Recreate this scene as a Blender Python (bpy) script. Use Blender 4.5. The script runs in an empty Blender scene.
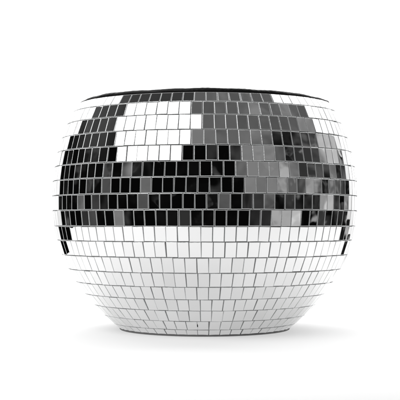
import bpy, bmesh, math, random
from mathutils import Vector, Matrix
random.seed(11)
R = math.radians
MM = 0.001

# ------------------------------------------------------------------ camera
scene = bpy.context.scene
cam_d = bpy.data.cameras.new('camera')
cam = bpy.data.objects.new('camera', cam_d)
scene.collection.objects.link(cam)
CAM_D = 1165.0                       # mm from the ball's axis
cam.location = (-4.7 * MM, -CAM_D * MM, 106.6 * MM)
cam.rotation_euler = (R(90), 0, 0)
cam_d.sensor_width = 36
cam_d.lens = 36 * 1165 / 400.0
cam_d.shift_y = 0.055
cam_d.clip_start = 0.01
cam_d.clip_end = 50
scene.camera = cam
scene.view_settings.view_transform = 'Standard'
scene.view_settings.look = 'None'
scene.view_settings.exposure = 0
scene.view_settings.gamma = 1
scene.cycles.max_bounces = 12
scene.cycles.glossy_bounces = 6
scene.cycles.caustics_reflective = False
scene.cycles.sample_clamp_indirect = 4
scene.render.filter_size = 1.6

# ------------------------------------------------------------------ world: the dim studio beyond the white table
world = bpy.data.worlds.new('World')
scene.world = world
world.use_nodes = True
nt = world.node_tree
nt.nodes.clear()
def N(t, **k):
    n = nt.nodes.new(t)
    for a, b in k.items(): setattr(n, a, b)
    return n
def M(op, a, b=None, c=None):
    n = N('ShaderNodeMath', operation=op)
    for i, v in enumerate((a, b, c)):
        if v is None: continue
        if isinstance(v, (int, float)): n.inputs[i].default_value = v
        else: nt.links.new(v, n.inputs[i])
    return n.outputs[0]
def smooth(v, lo, hi):
    n = N('ShaderNodeMapRange', interpolation_type='SMOOTHSTEP')
    nt.links.new(v, n.inputs[0])
    n.inputs[1].default_value = lo; n.inputs[2].default_value = hi
    n.inputs[3].default_value = 0; n.inputs[4].default_value = 1
    return n.outputs[0]
tc = N('ShaderNodeTexCoord')
sep = N('ShaderNodeSeparateXYZ')
nt.links.new(tc.outputs['Generated'], sep.inputs[0])
az = M('MULTIPLY', M('ARCTAN2', sep.outputs[0], M('MULTIPLY', sep.outputs[1], -1.0)), 57.2958)
el = M('MULTIPLY', M('ARCSINE', sep.outputs[2]), 57.2958)
# soft grey patches painted into the world for the tiles to reflect: azimuth range, elevation range (degrees), value, softness
AREAS = [
    (-16, 118, 32, 95, 0.10, 4),      # pale ceiling on the right
    (-125, -84, 20, 60, 0.050, 8),     # ceiling on the left
    (-110, 40, 58, 95, 0.040, 5),
    (-14, 66, 31, 40, 0.155, 2.0),
    (66, 102, 9, 27, 0.035, 3.0),
    (26, 60, 4, 26, 0.205, 3.0),       # grey wall panel
    (60, 70, 1, 19, 0.110, 3.0),
    (102, 124, 11, 23, 0.50, 2.0),
    (92, 104, 27, 34, 0.20, 3.0),
    (86, 100, 9, 13, 0.10, 3.0),
    (107, 116, 5, 12, 0.16, 3.0),
    (76, 88, 1, 6, 0.42, 2.5),
    (92, 99, -3, 2, 0.34, 2.0),
    (102, 108, -4, 3, 0.50, 2.5),
    (116, 124, 2, 8, 0.11, 2),
    (48, 58, -14, -9, 0.30, 3.0),
    (58, 76, -13, -8, 0.42, 3.0),
    (36, 46, -14, -11, 0.07, 3.0),
    (5, 11, 1, 5, 0.22, 2.0),
    (14, 20, -2, 2, 0.09, 2.0),
    (30, 46, -3, 3, 0.035, 1.5),
    (-18, -12, -14, -10, 0.030, 1.0),
    (12, 18, -14, -10, 0.030, 1.0),
    (-48, -42, -2, 2, 0.075, 1.5),
    (-82, -74, 3, 8, 0.07, 1.5),
    (-47, -40, 3, 8, 0.11, 2.0),
    (-72, -60, -13, -8, 0.20, 2.0),
    (-43, -36, -13, -9, 0.09, 1.5),
    (-60, -55, 13, 15, 0.5, 2.5),
    (-48, -44, 15, 17, 0.30, 2.5),
    (-66, -40, 10, 13, 0.06, 3.0),
    (-104, -98, -3, 2, 0.12, 2.0),
    (-88, -78, -3, 1, 0.05, 2.0),
    (-100, -84, -12, -6, 0.05, 3.0),
]
val = None
for a0, a1, e0, e1, v, s in AREAS:
    m = M('MULTIPLY', M('MULTIPLY', smooth(az, a0 - s, a0 + s), smooth(az, a1 + s, a1 - s) if False else M('SUBTRACT', 1.0, smooth(az, a1 - s, a1 + s))),
          M('MULTIPLY', smooth(el, e0 - s, e0 + s), M('SUBTRACT', 1.0, smooth(el, e1 - s, e1 + s))))
    m = M('MULTIPLY', m, v)
    val = m if val is None else M('MAXIMUM', val, m)
noi = N('ShaderNodeTexNoise'); noi.inputs['Scale'].default_value = 7.5; noi.inputs['Detail'].default_value = 3
nt.links.new(tc.outputs['Generated'], noi.inputs['Vector'])
nv = smooth(noi.outputs[0], 0.50, 0.78)
right = smooth(az, 28, 60)
clutter = M('MULTIPLY', nv, M('MULTIPLY_ADD', right, 0.17, 0.012))
shade = M('MULTIPLY_ADD', noi.outputs[0], 1.6, 0.4)
fine = N('ShaderNodeTexNoise'); fine.inputs['Scale'].default_value = 26; fine.inputs['Detail'].default_value = 2.5
nt.links.new(tc.outputs['Generated'], fine.inputs['Vector'])
band = M('MULTIPLY', smooth(el, -18, -8), M('SUBTRACT', 1.0, smooth(el, 14, 30)))
fr = M('MULTIPLY', M('MULTIPLY', smooth(fine.outputs[0], 0.52, 0.72), band), M('MULTIPLY_ADD', smooth(az, 40, 70), 0.42, M('MULTIPLY', smooth(noi.outputs[0], 0.5, 0.6), 0.09)))
clutter = M('ADD', clutter, fr)
tot = M('ADD', M('ADD', M('MULTIPLY', val, shade), clutter), 0.0025)
bg = N('ShaderNodeBackground')
nt.links.new(tot, bg.inputs['Color'])
bg.inputs['Strength'].default_value = 1.0
out = N('ShaderNodeOutputWorld')
nt.links.new(bg.outputs[0], out.inputs[0])

# ------------------------------------------------------------------ lamps
def softbox(name, loc, target, sx, sy, radiance, roll=0, shape='RECTANGLE'):
    L = bpy.data.lights.new(name, 'AREA'); L.shape = shape
    L.size = sx * MM; L.size_y = sy * MM
    L.energy = radiance * math.pi * L.size * L.size_y * (math.pi / 4 if shape == 'ELLIPSE' else 1)
    o = bpy.data.objects.new(name, L); scene.collection.objects.link(o)
    o.location = Vector(loc) * MM
    d = (Vector(target) - Vector(loc)).normalized()
    o.rotation_euler = (d.to_track_quat('-Z', 'Y').to_matrix() @ Matrix.Rotation(R(roll), 3, 'Z')).to_euler()
    return o
softbox('key_softbox', (-555, -640, 752), (-50, -120, 12), 1034, 718, 3.5)
softbox('overhead_softbox', (120, 480, 645), (120, 480, 0), 1880, 1040, 3.9, shape='ELLIPSE')
softbox('under_table_fill', (0, -20, -120), (0, -20, 0), 1270, 1060, 1.68)  # unseen fill added below the floor to whiten it and thin the shadow
softbox('backdrop_fill', (0, 640, 365), (0, 0, 365), 1180, 570, 4.0)  # unseen fill added behind the backdrop to lift it to white

# ------------------------------------------------------------------ helpers
def link(name, mesh, mats, parent=None):
    o = bpy.data.objects.new(name, mesh)
    scene.collection.objects.link(o)
    for m in mats: mesh.materials.append(m)
    if parent: o.parent = parent
    return o
def bsdf_mat(name, col, rough, metal=0.0):
    m = bpy.data.materials.new(name); m.use_nodes = True
    b = m.node_tree.nodes['Principled BSDF']
    b.inputs['Base Color'].default_value = (*col, 1)
    b.inputs['Roughness'].default_value = rough
    b.inputs['Metallic'].default_value = metal
    return m, b, m.node_tree
def add_bump(t, b, scale, dist, detail=2, coord='Object'):
    c = t.nodes.new('ShaderNodeTexCoord'); n = t.nodes.new('ShaderNodeTexNoise'); bp = t.nodes.new('ShaderNodeBump')
    n.inputs['Scale'].default_value = scale; n.inputs['Detail'].default_value = detail
    bp.inputs['Strength'].default_value = 1; bp.inputs['Distance'].default_value = dist
    t.links.new(c.outputs[coord], n.inputs['Vector']); t.links.new(n.outputs[0], bp.inputs['Height'])
    t.links.new(bp.outputs[0], b.inputs['Normal'])
    return n

# ------------------------------------------------------------------ materials
paper, pb, pt = bsdf_mat('white_paper', (0.82, 0.82, 0.82), 0.75)
pb.inputs['Specular IOR Level'].default_value = 0.2
add_bump(pt, pb, 900, 0.00003)
# floor and backdrop made translucent so the added fill lamps whiten them
acrylic = bpy.data.materials.new('white_translucent_acrylic'); acrylic.use_nodes = True
at = acrylic.node_tree; at.nodes.clear()
ao = at.nodes.new('ShaderNodeOutputMaterial'); am = at.nodes.new('ShaderNodeMixShader')
ad = at.nodes.new('ShaderNodeBsdfDiffuse'); al = at.nodes.new('ShaderNodeBsdfTranslucent')
ad.inputs[0].default_value = (0.86, 0.86, 0.86, 1); al.inputs[0].default_value = (0.86, 0.86, 0.86, 1)
am.inputs[0].default_value = 0.4
at.links.new(ad.outputs[0], am.inputs[1]); at.links.new(al.outputs[0], am.inputs[2]); at.links.new(am.outputs[0], ao.inputs[0])
mirror, mb, mt = bsdf_mat('mirror_glass', (0.79, 0.79, 0.79), 0.012, 1.0)
add_bump(mt, mb, 55, 0.00016, 1)
va = mt.nodes.new('ShaderNodeAttribute'); va.attribute_name = 'silvering'
vm = mt.nodes.new('ShaderNodeVectorMath'); vm.operation = 'SCALE'; vm.inputs[0].default_value = (0.82, 0.82, 0.82)
mt.links.new(va.outputs['Fac'], vm.inputs['Scale']); mt.links.new(vm.outputs[0], mb.inputs['Base Color'])
edge, eb, et = bsdf_mat('cut_glass_edge', (0.7, 0.71, 0.71), 0.3, 0.35)
add_bump(et, eb, 700, 0.0003)
grout, gb, gt = bsdf_mat('grey_adhesive', (0.26, 0.26, 0.26), 0.6)
add_bump(gt, gb, 500, 0.0004)
black, bb, bt = bsdf_mat('black_rim_coating', (0.004, 0.004, 0.004), 0.5)
bb.inputs['Specular IOR Level'].default_value = 0.25
base_m, bsb, bst = bsdf_mat('dark_grey_base', (0.16, 0.16, 0.16), 0.5)  # dark grey also stands in for shade under the lowest tile row
add_bump(bst, bsb, 300, 0.0004)
add_bump(bt, bb, 260, 0.0006)
inner, ib, it = bsdf_mat('dark_inner_liner', (0.02, 0.02, 0.02), 0.6)
add_bump(it, ib, 200, 0.0004)

# ------------------------------------------------------------------ setting: white table top and its sweep
FX, FY0, BY, BR = 590.0, -476.0, 470.0, 130.0
me = bpy.data.meshes.new('floor'); bm = bmesh.new()
v = [bm.verts.new(Vector(p) * MM) for p in ((-230, FY0, 0), (230, FY0, 0), (480, -210, 0), (640, -30, 0), (600, 185, 0), (350, 235, 0), (350, BY - BR, 0), (-350, BY - BR, 0), (-350, 235, 0), (-600, 185, 0), (-640, -30, 0), (-480, -210, 0))]
bm.faces.new(v)
bm.to_mesh(me); bm.free()
floor = link('floor', me, [acrylic]); floor['kind'] = 'structure'
me = bpy.data.meshes.new('backdrop'); bm = bmesh.new()
prof = [(BY - BR + BR * math.sin(R(a)), BR - BR * math.cos(R(a))) for a in range(0, 91, 6)] + [(BY, 630)]
rows = [[bm.verts.new((x * MM, y * MM, z * MM)) for x in (-350 - 240 * min(1, z / 60) - 170 * z / 600, 350 + 240 * min(1, z / 60) + 450 * z / 600)] for y, z in prof]
for a, b in zip(rows, rows[1:]):
    f = bm.faces.new((a[0], a[1], b[1], b[0])); f.smooth = True
bm.to_mesh(me); bm.free()
backdrop = link('backdrop', me, [acrylic]); backdrop['kind'] = 'structure'

# ------------------------------------------------------------------ the planter
planter = bpy.data.objects.new('disco_ball_planter', None)
scene.collection.objects.link(planter)
planter['label'] = 'round open-topped disco ball planter covered in small square mirror tiles with a thin black rim'
planter['category'] = 'planter'

# row boundaries (height above table, radius) from base to opening, mm
RING = [(0.6, 83.5), (6.9, 90.9), (15.4, 100.6), (25.8, 110.5), (36.6, 119.6), (48.3, 128.0), (61.1, 135.6), (75.0, 141.9),
        (89.1, 146.5), (102.7, 149.5), (117.5, 151.3), (131.8, 151.5), (146.2, 150.9), (160.2, 149.1), (174.4, 146.4),
        (188.2, 142.6), (201.9, 137.4), (213.9, 131.7), (222.8, 125.0)]
# screen x of one joint near the middle of each row, base row first: sets the stagger of the rows
PHASE = [197.3, 197.3, 211.2, 211.2, 208.0, 209.0, 208.0, 200.5, 200.2, 201.7, 205.7, 208.7, 211.0, 205.2, 202.7, 201.3, 202.0, 205.5]
def sweep(name, prof, mats, seg=160, wob=0.0, closed=False):
    bm = bmesh.new(); rr = []
    for z, r in prof:
        ring = []
        for k in range(seg):
            a = 2 * math.pi * k / seg
            w = wob * (math.sin(3 * a + 1.0) * 0.5 + math.sin(7 * a + 2.2) * 0.35 + math.sin(17 * a) * 0.2)
            ring.append(bm.verts.new((r * math.cos(a) * MM, r * math.sin(a) * MM, (z + w) * MM)))
        rr.append(ring)
    pairs = list(zip(rr, rr[1:])) + ([(rr[-1], rr[0])] if closed else [])
    for a, b in pairs:
        for k in range(seg):
            f = bm.faces.new((a[k], a[(k + 1) % seg], b[(k + 1) % seg], b[k])); f.smooth = True
    bmesh.ops.recalc_face_normals(bm, faces=bm.faces)
    me = bpy.data.meshes.new(name); bm.to_mesh(me); bm.free()
    return link(name, me, mats, planter)

def build_tiles():
    bm = bmesh.new(); tints = {}
    for i in range(len(RING) - 1):
        (z0, r0), (z1, r1) = RING[i], RING[i + 1]
        rm, zm = (r0 + r1) / 2, (z0 + z1) / 2
        ln = math.hypot(z1 - z0, r1 - r0)
        t = math.atan2(r0 - r1, z1 - z0)
        n = round(2 * math.pi * rm / 10.38)
        pitch = 2 * math.pi * rm / n
        s = (PHASE[i] - 204.7)
        a0 = math.asin(s * (CAM_D - rm) / CAM_D / rm)
        wt, ht = pitch - 0.44, ln - 0.55
        for k in range(n):
            a = a0 + (k + 0.5) * 2 * math.pi / n + random.gauss(0, 0.12) / rm
            U = Vector((math.cos(a), math.sin(a), 0))
            Nn = Vector((math.sin(a) * math.cos(t), -math.cos(a) * math.cos(t), math.sin(t)))
            V = Nn.cross(U)
            Vv = V if V.z > 0 else -V
            c = Vector((math.sin(a) * rm, -math.cos(a) * rm, zm))
            big = 1.0 if (random.random() > 0.06 or i in (9, 12)) else 2.6
            rot = Matrix.Rotation(random.gauss(0, R(0.45)) * big, 3, U) @ Matrix.Rotation(random.gauss(0, R(0.5)) * big, 3, Vv) @ Matrix.Rotation(random.gauss(0, R(0.55)), 3, Nn)
            u, w, nn = rot @ U, rot @ Vv, rot @ Nn
            hw, hh = wt / 2 + random.uniform(-.15, .12), ht / 2 + random.uniform(-.12, .1)
            c = c + w * random.gauss(0, 0.1)
            bev, th = 0.38, 1.3
            tap = math.sin(t) * hh / rm * 0.6
            def ring(x, y, h):
                return [bm.verts.new((c + u * (sx * x * (1 - sy * tap)) + w * (sy * y) + nn * h) * MM) for sx, sy in ((-1, -1), (1, -1), (1, 1), (-1, 1))]
            top = ring(hw - bev, hh - bev, 0.0); mid = ring(hw, hh, -0.22); bot = ring(hw, hh, -th)
            faces = [bm.faces.new(top)]
            faces[0].material_index = 0; tints[len(bm.faces) - 1] = 1 - abs(random.gauss(0, 0.028))
            for A, B in ((mid, top), (bot, mid)):
                for q in range(4):
                    f = bm.faces.new((A[q], A[(q + 1) % 4], B[(q + 1) % 4], B[q])); f.material_index = 1
    bmesh.ops.recalc_face_normals(bm, faces=bm.faces)
    me = bpy.data.meshes.new('mirror_tiles'); bm.to_mesh(me); bm.free()
    at_ = me.attributes.new('silvering', 'FLOAT', 'FACE')
    for q in range(len(me.polygons)): at_.data[q].value = tints.get(q, 1.0)
    return link('mirror_tiles', me, [mirror, edge], planter)
build_tiles()
# body behind the tiles, base and inner wall
sweep('body', [(z + (0.4 if j == 0 else 0), r - 1.25) for j, (z, r) in enumerate(RING)] + [(223.6, 120.5), (212, 118.5)], [grout])
sweep('base', [(1.1, 60.0), (0.3, 62.0), (0.2, 84.4), (0.7, 84.9), (1.8, 85.1), (2.4, 84.6), (2.6, 60.0)], [base_m], closed=True)
sweep('inner_liner', [(214, 118.6), (200, 128), (170, 138), (130, 143), (80, 135), (40, 112), (14, 84), (8, 60), (8, 0.5)], [inner])
bm = bmesh.new(); rr = []
SEG = 300
for k in range(SEG):
    a = 2 * math.pi * k / SEG
    front = max(0.0, -math.sin(a))
    wv = 0.35 * math.sin(3 * a + 0.6) + 0.25 * math.sin(8 * a + 2) + 0.18 * math.sin(23 * a) + random.uniform(-.12, .12)
    hh = 1.55 + 1.15 * front ** 2 + 0.3 * math.sin(5 * a + 1)
    rr.append([bm.verts.new(((121.4 + 2.5 * math.cos(q)) * math.cos(a) * MM, (121.4 + 2.5 * math.cos(q)) * math.sin(a) * MM,
                             (223.9 + wv + hh * math.sin(q)) * MM)) for q in [2 * math.pi * m / 14 for m in range(14)]])
for k in range(SEG):
    A, B = rr[k], rr[(k + 1) % SEG]
    for m in range(14):
        f = bm.faces.new((A[m], A[(m + 1) % 14], B[(m + 1) % 14], B[m])); f.smooth = True
bmesh.ops.recalc_face_normals(bm, faces=bm.faces)
me = bpy.data.meshes.new('rim'); bm.to_mesh(me); bm.free()
link('rim', me, [black], planter)

# a chip in the glass of one tile low on the front
me = bpy.data.meshes.new('chip'); bm = bmesh.new()
z0c, r0c, z1c, r1c = 6.9, 90.9, 15.4, 100.6
t = math.atan2(r0c - r1c, z1c - z0c); a = math.asin(-7.7 * (CAM_D - 97) / CAM_D / 97)
U = Vector((math.cos(a), math.sin(a), 0)); Nn = Vector((math.sin(a) * math.cos(t), -math.cos(a) * math.cos(t), math.sin(t)))
V = U.cross(Nn); V = V if V.z > 0 else -V
c = Vector((math.sin(a) * 96.2, -math.cos(a) * 96.2, 11.5))
outl = ((-.5, -2.0), (.45, -2.2), (.6, .2), (.3, 1.9), (-.35, 1.7), (-.6, -.1))
lo = [bm.verts.new((c + U * x + V * y - Nn * 0.3) * MM) for x, y in outl]
hi = [bm.verts.new((c + U * x * .8 + V * y * .85 + Nn * 0.35) * MM) for x, y in outl]
bm.faces.new(hi); bm.faces.new(lo[::-1])
for k in range(6): bm.faces.new((lo[k], lo[(k + 1) % 6], hi[(k + 1) % 6], hi[k]))
bmesh.ops.recalc_face_normals(bm, faces=bm.faces)
bm.to_mesh(me); bm.free()
chip = link('chip', me, [black], bpy.data.objects['mirror_tiles'])
